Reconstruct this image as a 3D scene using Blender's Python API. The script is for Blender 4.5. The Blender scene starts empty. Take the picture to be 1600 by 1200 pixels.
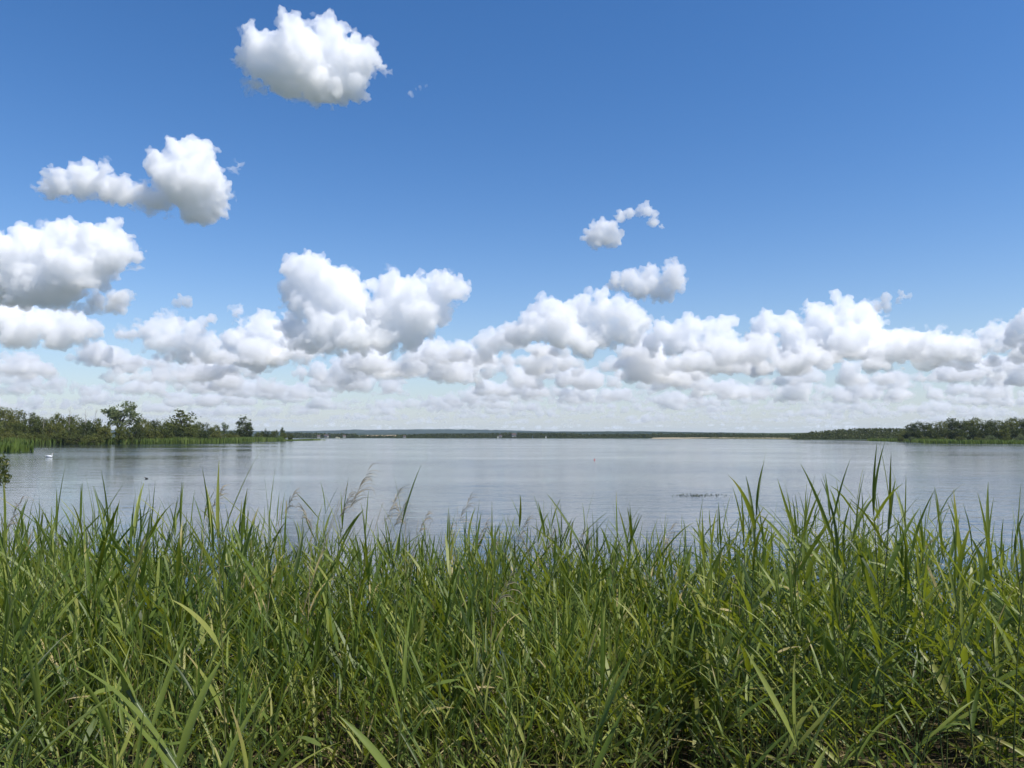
import bpy, bmesh, math, random
import numpy as np
from mathutils import Vector, Matrix, noise

S = bpy.context.scene
R = math.radians
# ---------------------------------------------------------------- camera
F = 1200.0                      # focal length in pixels of the 1600 px photograph
HORIZON = 682.0
EYE = Vector((0.0, 0.0, 3.0))
PITCH = math.atan((HORIZON - 600.0) / F)
cam_data = bpy.data.cameras.new('camera')
cam_data.sensor_width = 36.0
cam_data.lens = 36.0 * F / 1600.0
cam_data.clip_start = 0.05
cam_data.clip_end = 120000.0
cam = bpy.data.objects.new('camera', cam_data)
cam.location = EYE
cam.rotation_euler = (R(90) + PITCH, 0, 0)
S.collection.objects.link(cam)
S.camera = cam

# ---------------------------------------------------------------- sky, sun, exposure
SUN_EL, SUN_AZ = R(55), R(119)   # azimuth measured from the viewing direction towards the right
world = bpy.data.worlds.new('World')
S.world = world
world.use_nodes = True
wn = world.node_tree.nodes
bg = wn['Background']
sky = wn.new('ShaderNodeTexSky')
sky.sky_type = 'NISHITA'
sky.sun_disc = False
sky.sun_elevation = SUN_EL
sky.sun_rotation = SUN_AZ
sky.altitude = 0
sky.air_density = 1.0
sky.dust_density = 0.25
sky.ozone_density = 2.2
sat = wn.new('ShaderNodeHueSaturation')
sat.inputs['Saturation'].default_value = 1.28
world.node_tree.links.new(sky.outputs[0], sat.inputs['Color'])
# the pale air low over the horizon, alike all the way round
wl = world.node_tree.links
tco = wn.new('ShaderNodeTexCoord')
sep = wn.new('ShaderNodeSeparateXYZ')
wl.new(tco.outputs['Generated'], sep.inputs[0])
up = wn.new('ShaderNodeMath'); up.operation = 'MAXIMUM'; up.inputs[1].default_value = 0.0
wl.new(sep.outputs['Z'], up.inputs[0])
fall = wn.new('ShaderNodeMath'); fall.operation = 'MULTIPLY'; fall.inputs[1].default_value = -1.0 / 0.085
wl.new(up.outputs[0], fall.inputs[0])
ex = wn.new('ShaderNodeMath'); ex.operation = 'EXPONENT'
wl.new(fall.outputs[0], ex.inputs[0])
air = wn.new('ShaderNodeMix'); air.data_type = 'RGBA'
wl.new(ex.outputs[0], air.inputs['Factor'])
blue = wn.new('ShaderNodeMix'); blue.data_type = 'RGBA'; blue.blend_type = 'MULTIPLY'
blue.inputs['Factor'].default_value = 1.0
blue.inputs['B'].default_value = (.93, .945, 1.06, 1)
wl.new(sat.outputs[0], blue.inputs['A'])
wl.new(blue.outputs['Result'], air.inputs['A'])
air.inputs['B'].default_value = (4.0, 4.45, 4.9, 1)
wl.new(air.outputs['Result'], bg.inputs['Color'])
bg.inputs['Strength'].default_value = 0.126
sun_data = bpy.data.lights.new('sun', 'SUN')
sun_data.energy = 5.0
sun_data.angle = R(0.53)
sun_data.color = (1.0, 0.95, 0.88)
sun = bpy.data.objects.new('sun', sun_data)
sun_dir = Vector((math.sin(SUN_AZ) * math.cos(SUN_EL), math.cos(SUN_AZ) * math.cos(SUN_EL), math.sin(SUN_EL)))
sun.rotation_euler = sun_dir.to_track_quat('Z', 'Y').to_euler()
S.collection.objects.link(sun)
S.view_settings.view_transform = 'Standard'
S.view_settings.look = 'None'
S.view_settings.exposure = 0.14
S.view_settings.gamma = 1.0
S.view_settings.use_curve_mapping = False
S.render.engine = 'CYCLES'
S.cycles.max_bounces = 80
S.cycles.volume_bounces = 80
S.cycles.transparent_max_bounces = 16

def ray(px, py):
    a = PITCH
    x, y = (px - 800.0) / F, (600.0 - py) / F
    return Vector((x, math.cos(a) - y * math.sin(a), math.sin(a) + y * math.cos(a)))
def at(px, py, Y):
    d = ray(px, py)
    return EYE + d * (Y / d.y)
# ---------------------------------------------------------------- clouds
crng = random.Random(11)
def link(o):
    S.collection.objects.link(o)
    return o

def tag(o, label=None, cat=None, group=None, kind=None):
    if label: o['label'] = label
    if cat: o['category'] = cat
    if group: o['group'] = group
    if kind: o['kind'] = kind
    return o

def ico_arrays(sub):
    bm = bmesh.new()
    bmesh.ops.create_icosphere(bm, subdivisions=sub, radius=1)
    v = np.array([v.co[:] for v in bm.verts])
    f = np.array([[w.index for w in q.verts] for q in bm.faces])
    bm.free()
    return v, f
ICO1, ICO2 = ico_arrays(1), ico_arrays(2)

def fast_mesh(name, verts, faces, mats=(), smooth=False):
    """verts (n,3), faces (m,k) numpy -> mesh datablock"""
    me = bpy.data.meshes.new(name)
    verts = np.asarray(verts, dtype=np.float32)
    faces = np.asarray(faces, dtype=np.int32)
    m, k = faces.shape
    me.vertices.add(len(verts)); me.vertices.foreach_set('co', verts.ravel())
    me.loops.add(m * k); me.loops.foreach_set('vertex_index', faces.ravel())
    me.polygons.add(m); me.polygons.foreach_set('loop_start', np.arange(0, m * k, k, dtype=np.int32))
    me.update(calc_edges=True)
    for a in mats: me.materials.append(a)
    me.polygons.foreach_set('use_smooth', np.full(m, smooth))
    return me

def vapour(name, free_path):
    m = bpy.data.materials.new(name)
    m.use_nodes = True
    n = m.node_tree.nodes
    n.remove(n['Principled BSDF'])
    v = n.new('ShaderNodeVolumeScatter')
    v.inputs['Color'].default_value = (1, 1, 1, 1)
    v.inputs['Density'].default_value = 1.0 / free_path
    v.inputs['Anisotropy'].default_value = 0.15
    m.node_tree.links.new(v.outputs[0], n['Material Output'].inputs['Volume'])
    return m

_tex = {}
def puff_texture(kind, size):
    key = (kind, round(size, 1))
    if key not in _tex:
        t = bpy.data.textures.new('puff', kind)
        t.noise_scale = size
        if kind == 'CLOUDS': t.noise_depth = 4; t.cloud_type = 'COLOR'
        _tex[key] = t
    return _tex[key]

def puffs(lobes, k, place, base, flat=.16, n1=8, n2=5, up=.35):
    """spheres upon spheres: the heads of a cumulus"""
    out, v1, f1, n = [], [], [], 0
    def add(p, r, ico):
        nonlocal n
        V, Fc = ico
        v1.append(V * np.array((r, r, r)) + np.array(p)); f1.append(Fc + n); n += len(V)
    for (px, py, r) in lobes:
        rr = r * k
        c = place(px, py)
        c = Vector((c.x, c.y + crng.uniform(-.6, .6) * rr, c.z))
        add(c, rr * .9, ICO2)
        for j in range(n1):
            d = Vector((crng.gauss(0, 1), crng.gauss(0, 1), crng.gauss(up, 1))).normalized()
            r2 = rr * crng.uniform(.22, .46); p = c + d * rr * .84
            add(p, r2, ICO2)
            for q in range(n2):
                e = (d * .6 + Vector((crng.gauss(0, 1), crng.gauss(0, 1), crng.gauss(.2, 1)))).normalized()
                r3 = r2 * crng.uniform(.25, .5)
                add(p + e * r2 * crng.uniform(.85, 1.05), r3, ICO1)
    co = np.concatenate(v1)
    z = co[:, 2]
    co[:, 2] = np.where(z < base, base + (z - base) * flat, z)
    return co, np.concatenate(f1)

def cloud(name, label, lobes, base_y, free=12.0, vox=1.5, base_h=1000.0, flat=.1, fray=1.0, kind=None, grow=1.14, wisps=0):
    D = base_h * F / (HORIZON - base_y)
    k = D / F                                   # metres to one photograph pixel at that distance
    base = at(800, base_y, D).z
    lobes = [(a, b, r * grow) for a, b, r in lobes]
    co, fc = puffs(lobes, k, lambda px, py: at(px, py, D), base, flat)
    origin = Vector((co[:, 0].mean(), D, base))
    me = fast_mesh(name, co - np.array(origin), fc, [vapour(name, free * k)])
    o = bpy.data.objects.new(name, me)
    o.location = origin
    link(o)
    md = o.modifiers.new('merge', 'REMESH'); md.mode = 'VOXEL'; md.voxel_size = vox * k
    def billow(o, steps):
        for kind_, size, st in steps:
            md = o.modifiers.new('billow', 'DISPLACE')
            md.texture = puff_texture(kind_, size * k); md.texture_coords = 'LOCAL'
            md.strength = st * k; md.mid_level = .5
            if kind_ == 'CLOUDS': md.direction = 'RGB_TO_XYZ'
    billow(o, (('CLOUDS', 34, 15 * fray), ('VORONOI', 18, -15.0), ('CLOUDS', 9, 9 * fray), ('VORONOI', 7.5, -6.5), ('CLOUDS', 3.5, 3.5 * fray)))
    md = o.modifiers.new('settle', 'REMESH'); md.mode = 'VOXEL'; md.voxel_size = vox * k * .8
    tag(o, label, 'cloud', kind=kind)
    if wisps:
        vs, fs, n = [], [], 0
        for i in range(wisps):
            a, b, r = crng.choice(lobes)
            th = crng.uniform(0, 2 * math.pi)
            q = r * crng.uniform(.95, 1.25)
            c = at(a + math.cos(th) * q, b - math.sin(th) * q * .9, D)
            c.y += crng.uniform(-.5, .5) * r * k
            if c.z < base: continue
            for t in range(5):
                rr = k * crng.uniform(2.0, 5.0)
                p = c + Vector((crng.gauss(0, 1), crng.gauss(0, 1), crng.gauss(0, 1))) * 4 * k
                vs.append(ICO2[0] * rr * np.array((crng.uniform(1, 2), 1, crng.uniform(.5, 1.2))) + np.array(p - origin)); fs.append(ICO2[1] + n); n += len(ICO2[0])
        w = bpy.data.objects.new('wisp', fast_mesh('wisp', np.concatenate(vs), np.concatenate(fs), [vapour('thin_vapour', 22 * k)]))
        w.parent = o
        link(w)
        md = w.modifiers.new('merge', 'REMESH'); md.mode = 'VOXEL'; md.voxel_size = 1.2 * k
        billow(w, (('CLOUDS', 12, 26), ('CLOUDS', 5, 9)))
        md = w.modifiers.new('settle', 'REMESH'); md.mode = 'VOXEL'; md.voxel_size = 1.1 * k
        w['kind'] = 'stuff'
    return o

cloud('cloud', 'lone white cumulus high in the blue sky, topmost of all the clouds',
      [(425,90,38),(402,96,22),(470,98,44),(515,62,28),(545,96,38),(583,92,14),(480,132,20),(550,134,22),(440,116,32),(500,110,42),(395,129,8),(598,104,7),(520,139,18)], 156, free=12, fray=1.2, wisps=70)
cloud('cloud', 'white cumulus with a big round head and a long thin tail',
      [(292,282,46),(285,252,24),(322,285,36),(300,322,28),(335,322,16),(345,300,12),(265,300,22),(246,314,18),(228,316,15),(225,307,18),(195,302,20),(125,276,24),(95,286,20),(68,289,11),(155,286,20),(165,270,10),(175,300,15),(80,308,8)], 345, free=11, fray=1.2, wisps=60)
cloud('cloud', 'large grey and white cumulus over the headland, above the flat puffs',
      [(110,392,40),(155,388,36),(188,400,24),(60,405,46),(25,400,36),(125,425,36),(80,440,42),(0,430,46),(-40,420,50),(150,415,26),(208,400,9),(45,450,30)], 478, free=10, wisps=50)
cloud('cloud', 'small flat cumulus just below the large grey and white cloud',
      [(180,470,18),(203,470,12),(155,474,15),(135,480,9),(120,484,6)], 488, free=12)
cloud('cloud', 'broad cumulus with dark flat base, low over the inland trees of the headland',
      [(15,500,32),(75,508,28),(115,515,26),(148,515,14),(-25,500,38),(45,520,26),(95,528,22)], 545, free=12)
cloud('cloud', 'small bright puff right under the broad dark based cumulus',
      [(150,553,15),(135,556,11),(168,556,11),(120,560,7)], 567, free=12)
cloud('cloud', 'tiny oval puff alone in the blue gap beside the double headed cumulus',
      [(285,468,8),(296,469,8),(273,470,5)], 477, free=12, vox=1.2, fray=.6)
cloud('cloud', 'ragged cumulus over the round tree of the headland',
      [(262,512,20),(238,518,17),(300,518,18),(322,503,11),(208,524,10),(280,540,22),(318,542,22),(250,540,16),(190,523,6)], 566, free=12, wisps=30)
cloud('cloud', 'cumulus adjoining the double headed cloud on the headland side',
      [(410,515,24),(438,520,26),(378,528,20),(460,540,22),(400,550,26),(352,542,16),(430,550,24),(372,488,7),(480,555,18)], 582, free=12, wisps=30)
cloud('cloud', 'tall bright cumulus with two heads, biggest single cloud over the lake',
      [(465,418,28),(488,432,34),(518,448,32),(458,452,24),(545,452,24),(500,470,28),(550,482,32),(618,465,34),(600,488,34),(650,468,32),(690,453,24),(716,453,16),(660,498,27),(625,515,22),(510,515,34),(560,528,30),(600,530,24),(470,480,20),(690,490,16),(455,512,20),(480,530,24),(640,530,18)], 556, free=12, wisps=60)
cloud('cloud', 'low cumulus tucked beneath the cloud with two heads',
      [(535,578,20),(565,574,20),(500,580,14),(590,580,14),(470,584,10)], 596, free=12)
cloud('cloud', 'bent wisp of cumulus alone in the blue above the small clean cumulus',
      [(938,364,19),(920,376,9),(958,368,14),(970,335,9),(1000,330,7),(1012,328,9),(1020,345,8),(1032,355,5),(985,332,6)], 383, free=10, vox=1.2, fray=.8)
cloud('cloud', 'small clean cumulus floating just above the wide cloud bank',
      [(965,440,14),(985,438,15),(1015,430,15),(1050,430,18),(1062,442,14),(1025,450,18),(1000,450,17),(1045,455,14)], 472, free=12, vox=1.2)
cloud('cloud', 'wide bright cumulus with dark base just under the small clean one',
      [(845,485,19),(870,490,22),(910,485,24),(940,488,26),(972,490,22),(1000,500,16),(830,512,24),(880,518,30),(808,522,20),(940,520,28),(985,520,20),(912,540,24)], 558, free=12)
cloud('cloud', 'low cumulus between the two headed cloud and the wide cloud bank',
      [(685,558,20),(718,562,24),(758,562,21),(790,573,14),(665,566,12),(735,575,20)], 596, free=12)
cloud('cloud', 'cumulus joined to the wide dark based cloud, towards the wooded point',
      [(1040,518,20),(1078,513,18),(1110,513,20),(1140,505,14),(1060,535,24),(1120,538,24),(1020,535,18),(1090,545,20)], 572, free=12)
cloud('cloud', 'high heaped cumulus with shaded middle over the sandy beach',
      [(1200,508,20),(1235,514,22),(1280,503,26),(1312,488,20),(1342,490,20),(1362,500,16),(1320,528,30),(1250,540,28),(1190,535,24),(1285,540,26),(1365,525,16)], 574, free=12, wisps=40)
cloud('cloud', 'thin ragged scrap beside the top of the heaped cumulus',
      [(1384,472,9),(1405,466,8),(1418,466,6),(1372,478,6)], 484, free=12, vox=1.2, fray=.8)
cloud('cloud', 'long ragged cumulus above the wooded point',
      [(1400,542,22),(1432,540,17),(1460,530,13),(1500,538,18),(1550,523,14),(1535,540,16),(1580,530,16),(1470,548,16),(1375,548,16)], 568, free=12, wisps=40)
cloud('cloud', 'dark edged cumulus cut by the border above the wooded point',
      [(1598,505,15),(1612,510,22),(1590,525,14),(1625,530,24)], 548, free=12)
cloud('cloud', 'flat bright cumulus low above the dark forest',
      [(1520,578,20),(1548,578,18),(1492,582,14),(1588,570,18),(1610,575,20),(1470,586,9)], 600, free=12)

cloud('cloud', 'tiny faint scrap of cloud alone in the blue beside the topmost cumulus', [(658,136,4),(667,132,3),(640,144,3),(650,140,2.5)], 150, free=26, vox=.8, fray=.7)
# the far bank of cumulus that closes the horizon, row behind row
def cloud_bank(row, y0, wid, hei, cnt, x0=-90, x1=1690):
    D = 1000.0 * F / (HORIZON - y0)
    k = D / F
    base = at(800, y0, D).z
    vs, fs, n = [], [], 0
    for i in range(cnt):
        px = x0 + (i + crng.uniform(-.3, 1.0)) * (x1 - x0) / cnt
        if noise.noise(Vector((px * .0065, y0 * .35, 2))) < (-.16 if px < 620 else -.34) and y0 < 650: continue
        w = wid * crng.uniform(.35, 1.45); h = hei * crng.uniform(.45, 1.25)
        depth = crng.uniform(-1, 1) * 60 * k
        lift = crng.uniform(-.55, .55) * hei * k
        for q in range(int(5 + w / h * 1.7)):
            u = crng.uniform(-1, 1)
            r = h * (1 - .5 * abs(u)) * crng.uniform(.4, .8)
            c = at(px + u * w, y0 - r * .5 - h * .35 * crng.random() * (1 - abs(u)), D) + Vector((0, depth + crng.uniform(-1, 1) * h * k, 0))
            for t in range(8):
                d = Vector((crng.gauss(0, 1), crng.gauss(0, 1), crng.gauss(.2, 1))).normalized() * (0 if t == 0 else 1)
                rr = r * k * (1 if t == 0 else crng.uniform(.25, .5))
                p = c + d * r * k * .85
                V = ICO1[0] * rr * np.array((1.25, 1.2, 1.05)) + np.array(p)
                z = V[:, 2]; V[:, 2] = np.where(z < base, base + (z - base) * .12, z) + lift
                vs.append(V); fs.append(ICO1[1] + n); n += len(V)
    co = np.concatenate(vs)
    og = np.array((0, D, base))
    o = link(bpy.data.objects.new('cloud_bank', fast_mesh('cloud_bank', co - og, np.concatenate(fs), [vapour('far_vapour', 14 * k)])))
    o.location = og
    v = max(.9, hei * .07) * k
    md = o.modifiers.new('merge', 'REMESH'); md.mode = 'VOXEL'; md.voxel_size = v
    for kind_, size, st in (('CLOUDS', hei, hei * .4), ('VORONOI', hei * .5, -hei * .4), ('CLOUDS', hei * .25, hei * .2), ('VORONOI', hei * .22, -hei * .16)):
        md = o.modifiers.new('billow', 'DISPLACE'); md.texture = puff_texture(kind_, size * k); md.texture_coords = 'LOCAL'; md.strength = st * k
        if kind_ == 'CLOUDS': md.direction = 'RGB_TO_XYZ'
    md = o.modifiers.new('settle', 'REMESH'); md.mode = 'VOXEL'; md.voxel_size = v
    tag(o, 'bank of countless flat cumulus low over the horizon, %s row from the top' % row, 'clouds', kind='stuff')
for q in (('first', 568, 74, 38, 18, 640, 1690), ('second', 571, 54, 24, 7, -90, 620), ('third', 584, 60, 32, 26), ('fourth', 598, 56, 29, 30), ('fifth', 611, 52, 25, 38), ('sixth', 623, 48, 20, 46), ('seventh', 634, 44, 16, 52),
          ('eighth', 644, 40, 13, 58), ('ninth', 653, 36, 10, 60), ('tenth', 661, 34, 7, 60), ('last', 668.5, 34, 5, 54)):
    cloud_bank(*q)
# ---------------------------------------------------------------- materials
def nodes_of(name):
    m = bpy.data.materials.new(name)
    m.use_nodes = True
    return m, m.node_tree.nodes, m.node_tree.links, m.node_tree.nodes['Principled BSDF']

def ramp(n, stops):
    r = n.new('ShaderNodeValToRGB')
    e = r.color_ramp.elements
    e[0].position, e[0].color = stops[0][0], (*stops[0][1], 1)
    e[1].position, e[1].color = stops[-1][0], (*stops[-1][1], 1)
    for p, c in stops[1:-1]:
        q = e.new(p); q.color = (*c, 1)
    return r

def noise_node(n, l, scale, detail=4.0, rough=.55, stretch=(1, 1, 1), coord='Object'):
    t = n.new('ShaderNodeTexCoord')
    mp = n.new('ShaderNodeMapping'); mp.inputs['Scale'].default_value = stretch
    x = n.new('ShaderNodeTexNoise')
    x.inputs['Scale'].default_value = scale; x.inputs['Detail'].default_value = detail; x.inputs['Roughness'].default_value = rough
    l.new(t.outputs[coord], mp.inputs[0]); l.new(mp.outputs[0], x.inputs['Vector'])
    return x

def earth_mat(name, stops, scale=.2, bump=.3):
    m, n, l, b = nodes_of(name)
    x = noise_node(n, l, scale, 8)
    r = ramp(n, stops)
    l.new(x.outputs['Fac'], r.inputs[0]); l.new(r.outputs[0], b.inputs['Base Color'])
    b.inputs['Roughness'].default_value = .95
    b.inputs['Specular IOR Level'].default_value = .1
    y = noise_node(n, l, scale * 12, 6)
    bp = n.new('ShaderNodeBump'); bp.inputs['Strength'].default_value = bump; bp.inputs['Distance'].default_value = .05
    l.new(y.outputs['Fac'], bp.inputs['Height']); l.new(bp.outputs[0], b.inputs['Normal'])
    return m

def leaf_mat(name, stops, through=(.14, .24, .03), share=.35, rough=.5, spec=.35, source='OBJECT', patch=0.0):
    """leaves: light reflects from and passes through them; stops picked by object or by the tint attribute"""
    m, n, l, b = nodes_of(name)
    r = ramp(n, stops)
    if source == 'OBJECT':
        oi = n.new('ShaderNodeObjectInfo'); src = oi.outputs['Random']
        if patch:
            x = noise_node(n, l, patch, 3)
            mx = n.new('ShaderNodeMath'); mx.operation = 'ADD'
            ms = n.new('ShaderNodeMath'); ms.operation = 'MULTIPLY_ADD'; ms.inputs[1].default_value = 1.1; ms.inputs[2].default_value = -.55
            l.new(x.outputs['Fac'], ms.inputs[0]); l.new(ms.outputs[0], mx.inputs[0]); l.new(src, mx.inputs[1]); src = mx.outputs[0]
    else:
        at_ = n.new('ShaderNodeAttribute'); at_.attribute_name = 'tint'
        x = noise_node(n, l, 22, 4, .6)
        ms = n.new('ShaderNodeMath'); ms.operation = 'MULTIPLY_ADD'; ms.inputs[1].default_value = .34; ms.inputs[2].default_value = -.17
        l.new(x.outputs['Fac'], ms.inputs[0])
        mx = n.new('ShaderNodeMath'); mx.operation = 'ADD'; mx.use_clamp = True
        l.new(ms.outputs[0], mx.inputs[0]); l.new(at_.outputs['Fac'], mx.inputs[1]); src = mx.outputs[0]
    l.new(src, r.inputs[0])
    l.new(r.outputs[0], b.inputs['Base Color'])
    b.inputs['Roughness'].default_value = rough
    b.inputs['Specular IOR Level'].default_value = spec
    tr = n.new('ShaderNodeBsdfTranslucent')
    mixc = n.new('ShaderNodeMix'); mixc.data_type = 'RGBA'; mixc.inputs['Factor'].default_value = .6
    l.new(r.outputs[0], mixc.inputs['A']); mixc.inputs['B'].default_value = (*through, 1)
    l.new(mixc.outputs['Result'], tr.inputs['Color'])
    mx = n.new('ShaderNodeMixShader'); mx.inputs[0].default_value = share
    l.new(b.outputs[0], mx.inputs[1]); l.new(tr.outputs[0], mx.inputs[2])
    l.new(mx.outputs[0], n['Material Output'].inputs['Surface'])
    return m

def plain(name, col, rough=.6, spec=.3, grain=0.0, scale=8.0):
    m, n, l, b = nodes_of(name)
    b.inputs['Roughness'].default_value = rough
    b.inputs['Specular IOR Level'].default_value = spec
    x = noise_node(n, l, scale, 5)
    r = ramp(n, ((.3, tuple(c * (1 - grain) for c in col)), (.7, tuple(min(1, c * (1 + grain)) for c in col))))
    l.new(x.outputs['Fac'], r.inputs[0]); l.new(r.outputs[0], b.inputs['Base Color'])
    return m

M_BANK = earth_mat('mud_and_straw', ((.3, (.035, .026, .016)), (.55, (.09, .068, .04)), (.75, (.22, .17, .10))), 3.0, .8)
M_SHORE = earth_mat('meadow', ((.35, (.06, .085, .025)), (.7, (.10, .12, .04))), .03)
M_FARLAND = earth_mat('far_meadow', ((.35, (.035, .055, .025)), (.7, (.06, .08, .03))), .004)
M_HILLS = earth_mat('forested_hills', ((.3, (.010, .022, .014)), (.7, (.022, .038, .02))), .012)
M_FIELD = earth_mat('stubble_field', ((.3, (.30, .22, .13)), (.7, (.38, .29, .18))), .01)
M_SAND = earth_mat('sandy_shore', ((.38, (.10, .10, .05)), (.5, (.36, .29, .18)), (.7, (.45, .37, .24))), .03)
M_PLAIN = earth_mat('open_country', ((.3, (.07, .085, .06)), (.5, (.12, .13, .095)), (.7, (.19, .18, .14))), .003, .0)
M_BED = earth_mat('lake_bed', ((.3, (.03, .03, .02)), (.7, (.05, .045, .03))), .1)

def water_mat():
    m, n, l, b = nodes_of('lake_water')
    b.inputs['Base Color'].default_value = (.022, .035, .04, 1)
    b.inputs['IOR'].default_value = 1.333
    b.inputs['Specular IOR Level'].default_value = .5
    # wind patches, long and narrow as seen from the bank
    wind = noise_node(n, l, .02, 3, .6, (.55, 1.0, 1))
    wr = n.new('ShaderNodeMapRange')
    wr.inputs['From Min'].default_value = .40; wr.inputs['From Max'].default_value = .58
    wr.inputs['To Min'].default_value = .22; wr.inputs['To Max'].default_value = 1.0
    l.new(wind.outputs['Fac'], wr.inputs['Value'])
    a = noise_node(n, l, 2.6, 3, .6, (.7, 1.25, 1))
    c = noise_node(n, l, .55, 2, .5, (.6, 1.2, 1))
    ad = n.new('ShaderNodeMath'); ad.operation = 'MULTIPLY_ADD'; ad.inputs[1].default_value = 3.0
    l.new(c.outputs['Fac'], ad.inputs[0]); l.new(a.outputs['Fac'], ad.inputs[2])
    bp = n.new('ShaderNodeBump'); bp.inputs['Distance'].default_value = .025
    l.new(wr.outputs[0], bp.inputs['Strength']); l.new(ad.outputs[0], bp.inputs['Height'])
    l.new(bp.outputs[0], b.inputs['Normal'])
    rr = n.new('ShaderNodeMapRange'); rr.inputs['To Min'].default_value = .04; rr.inputs['To Max'].default_value = .11
    l.new(wr.outputs[0], rr.inputs['Value']); l.new(rr.outputs[0], b.inputs['Roughness'])
    return m

def structure(name, me, loc=(0, 0, 0)):
    o = bpy.data.objects.new(name, me); o.location = loc
    return tag(link(o), kind='structure')

def grid_faces(nu, nv):
    i = np.arange(nu - 1)[:, None] * nv + np.arange(nv - 1)[None, :]
    return np.stack([i, i + nv, i + nv + 1, i + 1], -1).reshape(-1, 4)

# ground under everything, out to the horizon, and the lake on it
G = 60000.0
structure('ground', fast_mesh('ground', [(-G, -G, -2.5), (G, -G, -2.5), (G, G, -2.5), (-G, G, -2.5)], [(0, 1, 2, 3)], [M_PLAIN]))
structure('lake', fast_mesh('lake', [(-2500, -6, 0), (2500, -6, 0), (2500, 1600, 0), (-2500, 1600, 0)], [(0, 1, 2, 3)], [water_mat()]))

# the bank one stands on
def bank_z(x, y):
    edge = 7.3 - .03 * x + .35 * math.sin(x * .9) + .2 * math.sin(x * 2.3 + 1)
    t = (edge + 1.6 - y) / 3.4
    t = max(0.0, min(1.0, t))
    t = t * t * (3 - 2 * t)
    n_ = noise.noise(Vector((x * .8, y * .8, 0))) * .08 + noise.noise(Vector((x * 3.1, y * 3.1, 5))) * .03
    return -.55 + 1.92 * t + n_
us, vs_ = np.linspace(-22, 22, 111), np.linspace(-7, 12, 61)
P = np.array([(x, y, bank_z(x, y)) for x in us for y in vs_])
structure('bank', fast_mesh('bank', P, grid_faces(111, 61), [M_BANK], True))

def water_at(px, py):
    d = ray(px, py)
    return EYE + d * (-EYE.z / d.z)

def strip_land(name, front, back, profile, mat, nu=120, nv=24, rough=0.0, rs=.05):
    """land between a front line and a back line (lists of x, y), height profile(u, v)"""
    f, b = np.array(front, float), np.array(back, float)
    def along(p, u):
        s = np.linspace(0, 1, len(p))
        return np.stack([np.interp(u, s, p[:, 0]), np.interp(u, s, p[:, 1])], -1)
    u = np.linspace(0, 1, nu); A, B = along(f, u), along(b, u)
    out = []
    for i in range(nu):
        for v in np.linspace(0, 1, nv):
            q = A[i] * (1 - v) + B[i] * v
            z = profile(u[i], v)
            if rough: z += rough * min(1, v * 6) * (noise.noise(Vector((q[0] * rs, q[1] * rs, 0))) + .6 * noise.noise(Vector((q[0] * rs * 3, q[1] * rs * 3, 3))))
            out.append((q[0], q[1], z))
    return structure(name, fast_mesh(name, out, grid_faces(nu, nv), [mat], True))

L_FRONT = [(-330, 250), (-178, 277), (-159, 300), (-137, 325), (-139, 387), (-150, 514), (-146, 605)]
L_BACK = [(-700, 300), (-560, 420), (-460, 480), (-400, 560), (-330, 640), (-230, 660), (-152, 612)]
strip_land('headland', L_FRONT, L_BACK, lambda u, v: -.5 + 1.1 * min(1, v * 12) + 1.5 * v * (1 - u), M_SHORE, rough=.25)
R_FRONT = [(520, 300), (300, 296), (212, 316), (190, 328), (230, 420), (249, 512)]
R_BACK = [(700, 520), (560, 560), (460, 600), (380, 620), (320, 600), (254, 540)]
strip_land('wooded_point', R_FRONT, R_BACK, lambda u, v: -.5 + 1.1 * min(1, v * 10) + 3 * v * (1 - u), M_SHORE, rough=.25)

def far_line(extra=0.0):
    out = []
    for px, Y in ((-700, 1480), (440, 1380), (600, 1330), (800, 1240), (1000, 1150), (1100, 960), (1240, 750), (1405, 650), (1700, 640), (2600, 700)):
        y = Y * (1 + extra)
        out.append(((px - 800) / F * y, y))
    return out
strip_land('far_shore', far_line(), [(x * 2.4, y * 2.4) for x, y in far_line()], lambda u, v: -.4 + .9 * min(1, v * 60) + 11 * v ** 1.7, M_FARLAND, 160, 60, .35, .004)

def ridge(name, Y, tops, seed, depth=900.0):
    """a long wooded ridge: its sky line as height in photograph pixels over the horizon"""
    nu, nv = 520, 9
    xs = np.linspace(-1100, 2700, nu)
    tp = np.interp(xs, [t[0] for t in tops], [HORIZON - t[1] for t in tops])
    out = []
    for i, px in enumerate(xs):
        h = 3 + tp[i] / F * Y
        h += h * (.06 * noise.noise(Vector((px * .11, seed, 0))) + .035 * noise.noise(Vector((px * .5, seed, 2))))
        for v in np.linspace(0, 1, nv):
            y = Y + (v - 1) * depth
            s = v * v * (3 - 2 * v)
            out.append(((px - 800) / F * Y * (1 - (1 - v) * .05), y, -2 + (h + 2) * s + (noise.noise(Vector((px * .3, v * 9, seed))) * 3 * s if v < 1 else 0)))
        out.append(((px - 800) / F * Y, Y + 300, -3.0))
    return structure(name, fast_mesh(name, out, grid_faces(nu, nv + 1), [M_HILLS], True))
ridge('hills', 6200, ((-1100, 668), (300, 672), (440, 674), (500, 673), (540, 672), (553, 670.8), (575, 671.8), (640, 671), (690, 670.6), (760, 671.5), (860, 674), (960, 674.2), (1060, 675), (1240, 677), (1400, 676), (2700, 672)), 4)
ridge('near_hills', 3300, ((-1100, 676), (400, 678), (640, 677.5), (760, 676), (860, 674.8), (940, 674), (1000, 673.8), (1080, 675.2), (1160, 676.2), (1230, 677), (1300, 678), (2700, 676)), 9, 700)

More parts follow.
